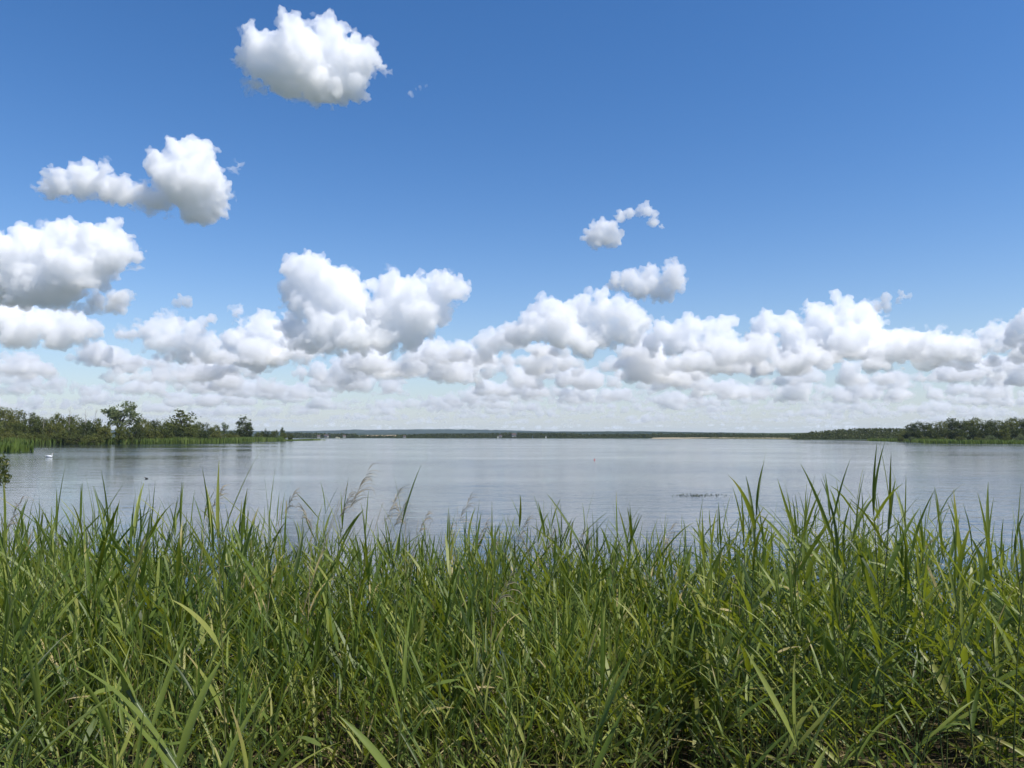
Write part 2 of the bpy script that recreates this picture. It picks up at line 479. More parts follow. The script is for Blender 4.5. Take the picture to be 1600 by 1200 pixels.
def sheet(name, quad, mat, n=16):
    """a field lying on a slope: four corners given as photograph pixel and distance"""
    c = [at(px, py, Y) for px, py, Y in quad]
    out = []
    for i in np.linspace(0, 1, n):
        for j in np.linspace(0, 1, 5):
            p = (c[0] * (1 - i) + c[1] * i) * (1 - j) + (c[3] * (1 - i) + c[2] * i) * j
            out.append((p.x, p.y, p.z + .3 * noise.noise(p * .02)))
    return structure(name, fast_mesh(name, out, grid_faces(n, 5), [mat], True))
sheet('field', ((558, 682.6, 1600), (626, 682.4, 1600), (620, 679.6, 2050), (566, 679.9, 2050)), M_FIELD)
sheet('beach', ((1015, 686.0, 1010), (1105, 686.4, 925), (1110, 683.4, 1120), (1022, 683.4, 1180)), M_SAND)
sheet('beach', ((1106, 686.4, 920), (1238, 687.2, 735), (1240, 684.0, 960), (1112, 683.6, 1110)), M_SAND)

# ---------------------------------------------------------------- trees and bushes
trng = random.Random(7)
M_BARK = plain('bark', (.10, .085, .065), .95, .1, .35, 3)
M_DEAD = plain('dead_wood', (.30, .27, .23), .95, .1, .25, 3)
GREENS = {
    'dark':  ((0, (.034, .048, .012)), (.5, (.055, .072, .017)), (1, (.085, .098, .022))),
    'mid':   ((0, (.080, .098, .018)), (.5, (.112, .130, .026)), (1, (.150, .152, .036))),
    'pale':  ((0, (.09, .125, .040)), (.5, (.12, .155, .058)), (1, (.16, .18, .075))),
    'belt':  ((0, (.10, .15, .028)), (.5, (.13, .185, .036)), (1, (.18, .21, .05))),
}
M_LEAF = {k: leaf_mat(k + '_leaves', v, tuple(c * 2.0 for c in v[-1][1]), .33, .6, .25, 'OBJECT', .25) for k, v in GREENS.items() if k != 'belt'}
M_BELT = leaf_mat('reed_belt', GREENS['belt'], (.26, .34, .05), .35, .6, .25, 'TINT')

def quads_from(c, a, b):
    """leaf quads: centres, half axes"""
    n = len(c)
    v = np.stack([c - a * 1.0, c + b * .6, c + a, c - b * .6], 1).reshape(-1, 3)
    return v, np.arange(4 * n).reshape(-1, 4)

def rnd_dirs(rg, n):
    d = rg.normal(size=(n, 3)); return d / np.linalg.norm(d, axis=1)[:, None]

def crown_mesh(name, lobes, count, size, mat, seed, hollow=.55):
    """leaves gathered in clumps around the lobes of a crown (unit height 1)"""
    rg = np.random.default_rng(seed)
    L = np.array(lobes)
    w = (L[:, 3:6].prod(1)) ** .67; w /= w.sum()
    nc = max(12, count // 20)
    pick = rg.choice(len(L), nc, p=w)
    d = rnd_dirs(rg, nc); rad = rg.uniform(hollow, 1.0, nc) ** .6
    cc = L[pick, :3] + d * rad[:, None] * L[pick, 3:6]
    k = rg.integers(0, nc, count)
    sp = rg.normal(size=(count, 3)) * (.30 * L[pick[k], 3:6].mean(1) * .8)[:, None] * np.array((1, 1, .7))
    p = cc[k] + sp
    s = size * rg.uniform(.55, 1.3, count)[:, None]
    a = rnd_dirs(rg, count); t = rnd_dirs(rg, count)
    b = np.cross(a, t); b /= np.linalg.norm(b, axis=1)[:, None]
    v, f = quads_from(p, a * s, b * s)
    return fast_mesh(name, v, f, [mat])

def tube(path, radii, sides=6):
    path = [Vector(p) for p in path]; out = []
    for i, p in enumerate(path):
        t = (path[min(i + 1, len(path) - 1)] - path[max(i - 1, 0)]).normalized()
        s = t.cross(Vector((.3, 1, .1))).normalized(); q = t.cross(s)
        for j in range(sides):
            a = 2 * math.pi * j / sides
            out.append(p + (s * math.cos(a) + q * math.sin(a)) * radii[i])
    fs = []
    for i in range(len(path) - 1):
        for j in range(sides):
            k = (j + 1) % sides
            fs.append((i * sides + j, i * sides + k, (i + 1) * sides + k, (i + 1) * sides + j))
    return [tuple(v) for v in out], fs

def join(parts):
    vs, fs, n = [], [], 0
    for v, f in parts:
        v = np.asarray(v, float); vs.append(v); fs.append(np.asarray(f) + n); n += len(v)
    return np.concatenate(vs), np.concatenate(fs)

def trunk_mesh(name, lobes, mat, r=.022, base=0.0):
    top = max(lobes, key=lambda q: q[2])
    parts = [tube([(0, 0, base), (.005, .0, .25 * top[2]), (top[0] * .4, top[1] * .4, .6 * top[2]), (top[0], top[1], top[2])], [r, r * .8, r * .5, r * .12])]
    for q in lobes:
        z0 = max(.06, (q[2] - q[5]) * .8)
        parts.append(tube([(0, 0, z0), (q[0] * .5, q[1] * .5, (z0 + q[2]) * .5), (q[0], q[1], q[2] + .3 * q[5])], [r * .55, r * .35, r * .1]))
    return fast_mesh(name, *join(parts), [mat], True)

def lobes_broad(rr, n=9, spread=.27, low=.24):
    out = [(0, 0, .62, .28, .28, .34), (.1, .05, .35, .24, .24, .24), (-.12, 0, .32, .22, .22, .2)]
    for i in range(n + 3):
        a = i * 2.4 + rr.uniform(-.4, .4); q = spread * rr.uniform(.6, 1.1)
        z = rr.uniform(low, .84)
        s = rr.uniform(.16, .23)
        out.append((math.cos(a) * q, math.sin(a) * q, z, s * 1.1, s * 1.1, s * .9))
    return out
def lobes_bush(rr, n=9):
    out = [(0, 0, .45, .45, .45, .45)]
    for i in range(n):
        a = rr.uniform(0, 6.28); q = rr.uniform(.3, .75)
        s = rr.uniform(.2, .34)
        out.append((math.cos(a) * q, math.sin(a) * q, rr.uniform(.18, .72 - .25 * q), s, s, s))
    return out
def lobes_airy(rr):
    out = []
    for i in range(24):
        a = rr.uniform(0, 6.28); q = rr.uniform(.05, .46)
        s = rr.uniform(.07, .13)
        out.append((math.cos(a) * q, math.sin(a) * q * .8, rr.uniform(.42, .94 - .3 * q), s * 1.3, s * 1.3, s))
    return out
def lobes_oval(rr):
    out = [(0, 0, .5, .26, .26, .42), (0, 0, .3, .3, .3, .26)]
    for i in range(14):
        a = rr.uniform(0, 6.28); z = rr.uniform(.12, .9); q = .26 * math.sin(math.pi * (z * .85 + .1))
        out.append((math.cos(a) * q, math.sin(a) * q, z, .11, .11, .13))
    return out

KINDS = {}
def kind_meshes(kind, tone, v):
    key = (kind, tone, v)
    if key not in KINDS:
        rr = random.Random(hash_seed(kind, tone, v))
        sd = hash_seed(kind, tone, v)
        if kind == 'broad': lb = lobes_broad(rr); c = crown_mesh('crown', lb, 2600, .030, M_LEAF[tone], sd)
        elif kind == 'bush': lb = lobes_bush(rr); c = crown_mesh('crown', lb, 2000, .055, M_LEAF[tone], sd)
        elif kind == 'airy': lb = lobes_airy(rr); c = crown_mesh('crown', lb, 3000, .022, M_LEAF[tone], sd, .1)
        elif kind == 'oval': lb = lobes_oval(rr); c = crown_mesh('crown', lb, 3000, .030, M_LEAF[tone], sd)
        t = trunk_mesh('trunk', lb, M_BARK, .022 if kind != 'bush' else .03, -.04)
        KINDS[key] = (c, t)
    return KINDS[key]
def hash_seed(*a):
    s = 7
    for ch in ''.join(map(str, a)): s = (s * 131 + ord(ch)) % 1000003
    return s

def plant(name, cat, label, px, top, width, Y, kind, tone, group, ground=.5, v=None):
    """a tree or bush whose crown shows at a pixel column, up to a height, from a distance"""
    p = at(px, HORIZON, Y); zt = at(px, top, Y).z
    h = zt - ground
    w = width / F * Y
    c, t = kind_meshes(kind, tone, trng.randrange(4) if v is None else v)
    root = bpy.data.objects.new(name, None)
    root.empty_display_size = .5
    root.location = (p.x, Y, ground); root.rotation_euler = (0, 0, trng.uniform(0, 6.28))
    unit = {'broad': .86, 'bush': 1.75, 'airy': .98, 'oval': .66}[kind]
    tall = {'broad': .97, 'bush': .95, 'airy': .98, 'oval': 1.0}[kind]
    root.scale = (w / unit, w / unit, h / tall)
    link(root)
    tag(root, label, cat, group)
    for me, nm in ((c, 'crown'), (t, 'trunk')):
        q = bpy.data.objects.new(nm, me); q.parent = root; link(q)
    return root

ORD = 'first second third fourth fifth sixth seventh eighth ninth tenth eleventh twelfth thirteenth fourteenth fifteenth sixteenth'.split()
HG, WG = 'trees and bushes of the headland', 'trees of the wooded point'
airy = plant('tree', 'tree', 'tall airy tree with loose pale crown rising high over the headland bushes', 187, 623, 72, 318, 'airy', 'pale', HG, v=1)
plant('tree', 'tree', 'round grey green tree with a full crown behind the headland bushes', 283, 641, 50, 352, 'oval', 'mid', HG, v=2)
plant('tree', 'tree', 'dense dark oval tree standing alone near the tip of the headland', 381, 649.5, 27, 450, 'oval', 'dark', HG, v=1)
plant('tree', 'tree', 'small pale feathery tree between the round tree and the dark oval tree', 350, 660, 14, 420, 'airy', 'pale', HG, v=2)
plant('tree', 'tree', 'thin sparse little tree near the headland tip beyond the oval tree', 441, 667, 9, 520, 'airy', 'pale', HG, v=3)
def row(items, kind, fmt, cat, name, group, ground=.5):
    for i, it in enumerate(items):
        px, top, w, Y, tone = it[:5]
        plant(name, cat, fmt % ORD[i], px, top, w, Y, it[5] if len(it) > 5 else kind, tone, group, ground)
row([(152, 652, 26, 330, 'mid'), (128, 653, 24, 335, 'dark'), (112, 649, 26, 345, 'mid'), (90, 646, 26, 340, 'mid'), (70, 652, 26, 335, 'mid'), (52, 647, 26, 350, 'mid'), (34, 643, 24, 340, 'dark'), (14, 637, 36, 330, 'mid'), (-14, 632, 40, 330, 'dark'), (-45, 634, 40, 340, 'mid')],
    'broad', 'headland broadleaf tree, %s from the tall airy tree, going inland', 'tree', 'tree', HG)
row([(222, 654, 26, 345, 'mid'), (240, 657, 22, 352, 'dark'), (258, 660, 24, 350, 'mid')],
    'broad', 'broadleaf tree between the tall airy and the round tree, %s from the airy one', 'tree', 'tree', HG)
row([(308, 659, 22, 372, 'mid'), (322, 661, 20, 380, 'dark'), (336, 664, 20, 392, 'mid'), (364, 672, 16, 430, 'dark')],
    'broad', 'low broadleaf tree between the round and the oval tree, %s from the round one', 'tree', 'tree', HG)
row([(404, 673.5, 16, 470, 'mid', 'bush'), (416, 669.5, 16, 485, 'dark', 'bush'), (428, 672, 16, 495, 'mid', 'bush'), (442, 675.5, 16, 515, 'mid', 'bush'), (453, 677.5, 12, 535, 'dark', 'bush')],
    'bush', 'bush beyond the dark oval tree, %s towards the headland tip', 'bush', 'bush', HG)
row([(160, 662, 32, 302, 'mid'), (136, 659, 34, 300, 'dark'), (110, 660, 34, 300, 'mid'), (86, 657, 34, 300, 'mid'), (60, 660, 36, 300, 'dark'), (34, 657, 36, 298, 'mid'), (8, 655, 38, 296, 'mid'), (-20, 654, 38, 296, 'dark')],
    'bush', 'rounded bush behind the reed belt, %s from the foot of the airy tree', 'bush', 'bush', HG)
row([(190, 664, 30, 306, 'mid'), (212, 661, 30, 312, 'dark'), (234, 661, 30, 320, 'mid'), (256, 663, 30, 325, 'mid'), (276, 668, 28, 332, 'dark'), (298, 669, 28, 342, 'mid'), (318, 671, 24, 352, 'dark'), (338, 671, 24, 366, 'mid'), (356, 676, 20, 392, 'mid'), (370, 678, 16, 415, 'mid')],
    'bush', 'rounded bush of the belt between airy and oval tree, %s from the airy one', 'bush', 'bush', HG)
row([(148, 676, 30, 290, 'mid'), (120, 677, 34, 290, 'dark'), (94, 675, 30, 288, 'mid'), (66, 677, 34, 286, 'mid'), (40, 675, 34, 284, 'mid'), (12, 673, 36, 282, 'mid')],
    'bush', 'low bush just behind the pale reed belt, %s from the airy tree', 'bush', 'bush', HG)

def dead_tree(px, top, Y, label, lean):
    p = at(px, HORIZON, Y); h = at(px, top, Y).z - .5
    parts = [tube([(0, 0, 0), (lean * .3, 0, h * .5), (lean, 0, h)], [.16, .12, .03])]
    rr = random.Random(px)
    for i in range(5):
        z = h * rr.uniform(.45, .9); s = rr.choice((-1, 1)); r_ = rr.uniform(.5, 1.3)
        parts.append(tube([(lean * z / h, 0, z), (lean * z / h + s * r_ * .5, rr.uniform(-.3, .3), z + r_ * .6), (lean * z / h + s * r_ * .8, 0, z + r_ * 1.4)], [.06, .045, .015]))
    o = bpy.data.objects.new('dead_tree', fast_mesh('dead_tree', *join(parts), [M_DEAD], True))
    o.location = (p.x, Y, .5)
    tag(link(o), label, 'tree', 'dead trees of the headland')
dead_tree(107, 636, 330, 'bare dead trunk, straight and tallest of those beside the airy tree', .3)
dead_tree(133, 640, 328, 'bare dead trunk, middle one of three beside the airy tree', -.2)
dead_tree(145, 638, 332, 'leaning bare dead tree close beside the airy tree', 1.1)
dead_tree(66, 652, 300, 'pale broken dead trunk among the headland bushes', .5)

WP = [(1412, 672, 20, 470, 'mid'), (1426, 662, 26, 480, 'dark'), (1444, 659.5, 26, 470, 'dark'), (1466, 656.5, 28, 460, 'mid'), (1486, 654, 30, 470, 'dark'), (1505, 655, 28, 460, 'dark'), (1522, 652.5, 30, 470, 'mid'), (1541, 657, 28, 450, 'dark'), (1556, 653.5, 30, 460, 'dark'), (1576, 655, 30, 445, 'mid'), (1596, 653.5, 32, 450, 'dark'), (1618, 653, 32, 445, 'mid'), (1642, 653, 34, 440, 'dark')]
row(WP, 'broad', 'dark broadleaf tree of the wooded point, %s from its tip', 'tree', 'tree', WG, .8)
row([(1420, 671, 20, 440, 'dark'), (1436, 669, 22, 436, 'dark'), (1456, 669, 24, 430, 'dark'), (1478, 668, 26, 425, 'dark'), (1500, 668, 26, 420, 'dark'), (1523, 668, 26, 415, 'dark'), (1546, 669, 26, 412, 'dark'), (1568, 669, 26, 408, 'mid'), (1590, 668, 28, 405, 'dark'), (1614, 668, 28, 400, 'dark')],
    'bush', 'tall dark bush under the trees of the wooded point, %s from its tip', 'bush', 'bush', WG)
row([(1408, 681, 12, 425, 'mid'), (1424, 682, 14, 410, 'pale'), (1446, 681.5, 16, 398, 'mid'), (1472, 682, 16, 388, 'mid'), (1500, 681, 16, 376, 'mid'), (1528, 682.5, 14, 366, 'mid'), (1546, 679.5, 18, 360, 'pale'), (1572, 682, 14, 352, 'mid'), (1594, 678, 18, 350, 'pale')],
    'bush', 'low pale bush at the grassy foot of the wooded point, %s from its tip', 'bush', 'bush', WG)

# far woods: one mass each, crowns of leaf tufts
def wood(name, label, spans, seed, tone, crown_px=7.0, size_px=1.5):
    rg = np.random.default_rng(seed)
    C, A, B = [], [], []
    for (px0, px1, y0, y1, b0, b1, Y0, Y1, rows) in spans:      # skyline at both ends, foot at both ends, distances
        k0 = Y0 / F
        for r_ in range(rows):
            fr = 1 - r_ / max(1, rows)
            n_ = int((px1 - px0) / crown_px * 2.1)
            for i in range(n_):
                u = (i + rg.uniform(0, 1)) / n_
                px = px0 + (px1 - px0) * u
                Y = (Y0 + (Y1 - Y0) * u) * (1 + .05 * fr)
                top = y0 + (y1 - y0) * u; foot = b0 + (b1 - b0) * u
                y = foot + (top - foot) * (fr + .1 * rg.normal() * (fr < 1)) + abs(rg.normal()) * .5
                rr = crown_px * rg.uniform(.45, .8) * Y / F
                c = np.array(at(px, y, Y)) - np.array((0, 0, rr * .6))
                q = 52
                d = rnd_dirs(rg, q)
                C.append(c + d * rr * np.array((1, 1, .9)) * rg.uniform(.7, 1.0, (q, 1)))
                a = rnd_dirs(rg, q); b = np.cross(a, rnd_dirs(rg, q)); b /= np.linalg.norm(b, axis=1)[:, None]
                s = size_px * Y / F * rg.uniform(.6, 1.2, (q, 1))
                A.append(a * s); B.append(b * s)
    v, f = quads_from(np.concatenate(C), np.concatenate(A), np.concatenate(B))
    v[:, 2] = np.maximum(v[:, 2], .05)
    o = bpy.data.objects.new(name, fast_mesh(name, v, f, [M_LEAF[tone]]))
    return tag(link(o), label, 'wood', kind='stuff')
wood('woods', 'long dark wood along the water between sandy beach and wooded point',
     [(1238, 1270, 680.5, 675, 687, 687, 760, 740, 4), (1270, 1300, 675, 672.5, 687, 687, 740, 720, 5), (1300, 1350, 672.5, 669.5, 687, 687.3, 720, 700, 6), (1350, 1420, 669.5, 670.5, 687.3, 687.8, 700, 670, 6)], 3, 'dark', 9, 1.7)
wood('woods', 'low dark tree line along the far shore',
     [(440, 500, 676, 677, 683.6, 683.8, 1400, 1390, 3), (500, 556, 677.5, 678, 683, 683.4, 1420, 1400, 2), (540, 640, 680, 681.5, 683.6, 683.8, 1380, 1350, 1), (620, 700, 679.5, 677.5, 684, 684.2, 1350, 1320, 3), (700, 800, 678.5, 676.5, 684.3, 684.5, 1320, 1280, 3), (800, 900, 677, 677, 684.6, 684.8, 1280, 1230, 3), (900, 1020, 678.5, 678, 684.6, 684.8, 1240, 1200, 3), (1020, 1130, 677.5, 677.5, 683, 683, 1260, 1200, 3), (1130, 1245, 677.8, 679, 683.2, 684.5, 1160, 1000, 3)], 5, 'dark', 5, 1.2)
wood('shrubs', 'scattered green shrubs dotting the sandy far beach',
     [(1020, 1110, 684.0, 683.8, 684.6, 684.8, 1130, 1050, 1), (1110, 1240, 684.0, 684.6, 685.2, 686, 1020, 850, 2)], 8, 'mid', 6, .9)

# reed belts along the far sides, uncountable
def reed_belt(name, label, line, depth, per_m2, hgt, seed, ground=0.0, width=.42):
    rg = np.random.default_rng(seed)
    p = np.array(line, float); seg = np.linalg.norm(np.diff(p, axis=0), axis=1)
    n_ = int(seg.sum() * depth * per_m2)
    s = rg.uniform(0, seg.sum(), n_); cs = np.concatenate([[0], np.cumsum(seg)])
    i = np.clip(np.searchsorted(cs, s) - 1, 0, len(seg) - 1); u = (s - cs[i]) / seg[i]
    t = (p[i + 1] - p[i]) / seg[i][:, None]
    nrm = np.stack([-t[:, 1], t[:, 0]], 1)
    c = p[i] + (p[i + 1] - p[i]) * u[:, None]
    off = rg.uniform(0, 1, n_) * depth
    wob = np.array([noise.noise(Vector((q[0] * .05, q[1] * .05, 0))) for q in c])
    c = c - nrm * (off + wob * 3.0)[:, None] * (-1 if depth > 0 else 1)
    h = hgt * rg.uniform(.72, 1.12, n_) * (1 + .22 * wob)
    a = rg.uniform(0, math.pi, n_); w = width * rg.uniform(.5, 1.3, n_)
    dx = np.stack([np.cos(a) * w, np.sin(a) * w, 0 * w], 1) * .5
    b0 = np.stack([c[:, 0], c[:, 1], np.full(n_, ground - .15)], 1)
    tip = b0 + np.stack([rg.normal(size=n_) * .25, rg.normal(size=n_) * .25, h], 1)
    mid = b0 * .45 + tip * .55
    v = np.stack([b0 - dx * .5, b0 + dx * .5, mid + dx, tip, mid - dx], 1)
    v = v.reshape(-1, 3)
    k = np.arange(n_)[:, None] * 5
    f = np.concatenate([k + np.array([[0, 1, 2, 4]]), k + np.array([[4, 2, 3, 3]])])
    tri = np.concatenate([k + np.array([[0, 1, 2]]), k + np.array([[0, 2, 4]]), k + np.array([[4, 2, 3]])])
    me = fast_mesh(name, v, tri, [M_BELT])
    tint = np.repeat(np.clip(.5 + .35 * wob + .22 * rg.normal(size=n_), 0, 1), 5)
    me.attributes.new('tint', 'FLOAT', 'POINT').data.foreach_set('value', tint.astype(np.float32))
    o = bpy.data.objects.new(name, me)
    return tag(link(o), label, 'reeds', kind='stuff')
reed_belt('reed_belt', 'pale green reed belt along the water in front of the headland bushes', [(-300, 254), (-178, 275), (-159, 298), (-136, 323), (-138, 387), (-150, 512)], 16, 2.6, 2.75, 1)
reed_belt('reed_belt', 'thin low reeds trailing off to the headland tip', [(-150, 510), (-147, 603)], 9, 2.2, 1.3, 2)
reed_belt('reed_belt', 'pale reed belt in front of the wooded point', [(247, 508), (230, 420), (190, 326), (212, 315), (300, 295)][::-1], 12, 2.6, 1.9, 3)
c0 = water_at(-40, 707)
reed_belt('reed_clump', 'dark clump of reeds in the water cut off by the picture edge', [(-117, 141), (-96, 146), (-94.5, 152)], 5, 5, 2.3, 4)

# ---------------------------------------------------------------- haze
hz = bpy.data.materials.new('haze'); hz.use_nodes = True
hn = hz.node_tree.nodes; hn.remove(hn['Principled BSDF'])
pv = hn.new('ShaderNodeVolumePrincipled')
pv.inputs['Color'].default_value = (.74, .87, 1.0, 1)
pv.inputs['Density'].default_value = 5.0e-5
pv.inputs['Anisotropy'].default_value = .0
hz.node_tree.links.new(pv.outputs[0], hn['Material Output'].inputs['Volume'])
X0, X1, Y0, Y1, Z0, Z1 = -5200, 5200, -60, 6700, -3.6, 75
bv = [(X0,Y0,Z0),(X1,Y0,Z0),(X1,Y1,Z0),(X0,Y1,Z0),(X0,Y0,Z1),(X1,Y0,Z1),(X1,Y1,Z1),(X0,Y1,Z1)]
tag(link(bpy.data.objects.new('haze', fast_mesh('haze', bv, [(0,3,2,1),(4,5,6,7),(0,1,5,4),(1,2,6,5),(2,3,7,6),(3,0,4,7)], [hz]))), kind='stuff')
# ---------------------------------------------------------------- small things on the water and the far shore
M_WHITE = plain('white_feathers', (.80, .80, .78), .7, .2, .03)
M_BEAK = plain('beak', (.55, .20, .04), .5, .3, .05)
M_DARKBIRD = plain('dark_feathers', (.035, .03, .028), .6, .3, .2)
M_RED = plain('red_plastic', (.55, .05, .03), .4, .4, .08)
M_SAIL = plain('sail_cloth', (.82, .82, .80), .8, .2, .02)
M_HULL = plain('white_hull', (.75, .75, .73), .35, .5, .03)
M_WALL = plain('rendered_wall', (.34, .33, .30), .9, .1, .05, 1)
M_ROOF = plain('roof_tiles', (.11, .08, .07), .85, .2, .2, 2)
M_GLASS = plain('window_glass', (.04, .05, .06), .1, .5, .1)
M_PALEBOAT = plain('cream_hull', (.70, .66, .42), .45, .4, .04)
M_WEED = leaf_mat('floating_leaves', ((0, (.02, .03, .012)), (1, (.045, .06, .02))), (.05, .08, .02), .15, .5, .3, 'OBJECT')

def thing(name, label, cat, loc, rz=0, group=None):
    o = bpy.data.objects.new(name, None)
    o.empty_display_size = .3
    o.location = loc; o.rotation_euler = (0, 0, rz)
    return tag(link(o), label, cat, group)
def part(name, vf, mat, parent, smooth=True):
    o = bpy.data.objects.new(name, fast_mesh(name, vf[0], vf[1], [mat], smooth) if isinstance(vf, tuple) else vf)
    o.parent = parent
    return link(o)
def blob(c, r, sub=ICO2):
    return (sub[0] * np.array(r) + np.array(c), np.array([(a[0], a[1], a[2], a[2]) for a in sub[1]]))
def tri(vf):
    v, f = vf
    f = np.asarray(f)
    return v, np.concatenate([f[:, [0, 1, 2]], f[f[:, 2] != f[:, 3]][:, [0, 2, 3]]])

def swan_parts():
    body = join([blob((0, 0, .14), (.46, .22, .19)), blob((-.32, 0, .2), (.30, .15, .13)), blob((.26, 0, .13), (.24, .18, .15)),
                 blob((-.56, 0, .24), (.14, .06, .05)), blob((-.08, .12, .26), (.36, .10, .11)), blob((-.08, -.12, .26), (.36, .10, .11)),
                 tube([(.36, 0, .16), (.47, 0, .26), (.47, 0, .38), (.41, 0, .50), (.42, 0, .60), (.50, 0, .64)], [.09, .065, .05, .045, .045, .045], 8),
                 blob((.50, 0, .645), (.075, .05, .052))])
    beak = tube([(.55, 0, .64), (.61, 0, .625), (.665, 0, .605)], [.032, .024, .010], 8)
    return tri(body), tri(beak)
def make_swan(label, loc, rz, group=None):
    t = thing('swan', label, 'swan', loc, rz, group)
    b = part('body', swan_parts()[0], M_WHITE, t)
    md = b.modifiers.new('merge', 'REMESH'); md.mode = 'VOXEL'; md.voxel_size = .022; md.use_smooth_shade = True
    part('beak', swan_parts()[1], M_BEAK, t)
    return t
def dup(root, label, loc, rz, scale=1.0):
    r = root.copy(); r.location = loc; r.rotation_euler = (0, 0, rz); r.scale = tuple(s * scale for s in root.scale)
    r['label'] = label
    S.collection.objects.link(r)
    for ch in list(root.children):
        c = ch.copy(); c.parent = r; S.collection.objects.link(c)
        for g in list(ch.children):
            d = g.copy(); d.parent = c; S.collection.objects.link(d)
    return r
p = water_at(77, 714.5)
sw = make_swan('white swan swimming alone in front of the reed belt of the headland', p, R(8))
sw.scale = (.82,) * 3
FARSW = [(507, 687.9), (513, 688.3), (517, 688.0), (521, 688.2), (525, 687.9), (528, 688.4), (532, 688.0), (534, 688.3), (503, 688.2)]
first = None
for i, (px, py) in enumerate(FARSW):
    q = water_at(px, py)
    lab = 'tiny white swan of the distant flock off the headland tip'
    if first is None:
        first = make_swan(lab, q, R(30), 'swans of the distant flock')
    else:
        dup(first, lab, q, trng.uniform(0, 6.28))

def duck(label, px, py, rz):
    t = thing('duck', label, 'duck', water_at(px, py), rz)
    t.scale = (.62,) * 3
    b = part('body', tri(join([blob((0, 0, .05), (.17, .085, .07)), blob((-.15, 0, .08), (.08, .04, .025)), blob((.13, 0, .10), (.05, .04, .06)), blob((.16, 0, .165), (.048, .038, .04))])), M_DARKBIRD, t)
    md = b.modifiers.new('merge', 'REMESH'); md.mode = 'VOXEL'; md.voxel_size = .012; md.use_smooth_shade = True
    part('beak', tri(tube([(.20, 0, .16), (.235, 0, .152), (.262, 0, .15)], [.018, .015, .008], 6)), M_BEAK, t)
duck('small dark duck floating on open water beyond the reeds, nearer than the swan', 229, 748, R(190))

t = thing('buoy', 'small red buoy floating far out in the middle of the lake', 'buoy', water_at(929, 719))
part('float', tri(join([tube([(0, 0, -.12), (0, 0, .0), (0, 0, .10), (0, 0, .17)], [.10, .17, .16, .05], 10)])), M_RED, t)
part('post', tri(tube([(0, 0, .15), (0, 0, .34)], [.025, .02], 6)), M_RED, t)
t.scale = (.62,) * 3
part('top_mark', tri(blob((0, 0, .37), (.05, .05, .05), ICO1)), M_RED, t)

def sailboat(px, label, hgt, rz):
    t = thing('sailing_boat', label, 'boat', water_at(px, 684.9 + .0), rz, 'sailing boats on the far water')
    k = hgt / 6.0
    hull = np.array([(x * k, y * k * w, z * k) for x, w in ((-2.2, .8), (-1, 1), (.5, .9), (1.8, .45), (2.6, .02)) for y, z in ((-.9, .7), (-.5, 0), (0, -.25), (.5, 0), (.9, .7))])
    part('hull', (hull, np.concatenate([grid_faces(5, 5), [[0, 5, 9, 4], [5, 10, 14, 9], [10, 15, 19, 14], [15, 20, 24, 19]]])), M_HULL, t, False)
    part('mast', tube([(.4 * k, 0, .4 * k), (.4 * k, 0, 6.6 * k)], [.08, .05], 6), M_HULL, t)
    n_ = 6; sv = []
    for i in range(n_):
        u = i / (n_ - 1); z = .9 + 5.5 * u; w = 2.5 * (1 - u) + .05
        sv += [(.35 * k, 0, z * k), (.35 * k - w * .5 * k, .22 * k * (1 - u), z * k), (.35 * k - w * k, .05 * k, z * k)]
    part('mainsail', (np.array(sv), grid_faces(n_, 3)), M_SAIL, t)
    jv = []
    for i in range(n_):
        u = i / (n_ - 1); z = .9 + 4.6 * u; x0 = 2.5 - 2.0 * u
        jv += [(x0 * k, 0, z * k), ((x0 * .5 + .25) * k, .16 * k * (1 - u), z * k), (.5 * k + .01 * u, .04 * k, z * k)]
    part('jib', (np.array(jv), grid_faces(n_, 3)), M_SAIL, t)
sailboat(778, 'white sailing boat on the far water, nearest of three to the tan field', 4.2, R(70))
sailboat(832, 'tallest white sail of the three boats on the far water', 5.0, R(100))
sailboat(853, 'white sailing boat on the far water, nearest of three to the sandy beach', 4.0, R(60))

t = thing('motor_boat', 'cream coloured motor boat moored by the far houses', 'boat', water_at(527, 684.7), R(10))
hull = np.array([(x, y * w, z) for x, w in ((-4, .8), (-1.5, 1), (1.5, .95), (3.2, .6), (4.6, .03)) for y, z in ((-1.5, 1.2), (-1.0, 0), (0, -.4), (1.0, 0), (1.5, 1.2))])
part('hull', (hull, np.concatenate([grid_faces(5, 5), [[0, 5, 9, 4], [5, 10, 14, 9], [10, 15, 19, 14], [15, 20, 24, 19]]])), M_PALEBOAT, t, False)
def box(x0, x1, y0, y1, z0, z1):
    v = np.array([(x0,y0,z0),(x1,y0,z0),(x1,y1,z0),(x0,y1,z0),(x0,y0,z1),(x1,y0,z1),(x1,y1,z1),(x0,y1,z1)], float)
    return v, np.array([(0,3,2,1),(4,5,6,7),(0,1,5,4),(1,2,6,5),(2,3,7,6),(3,0,4,7)])
part('cabin', box(-2.2, 1.4, -1.0, 1.0, 1.1, 2.5), M_PALEBOAT, t, False)
part('window', box(-1.9, 1.1, -1.03, 1.03, 1.7, 2.2), M_GLASS, t, False)

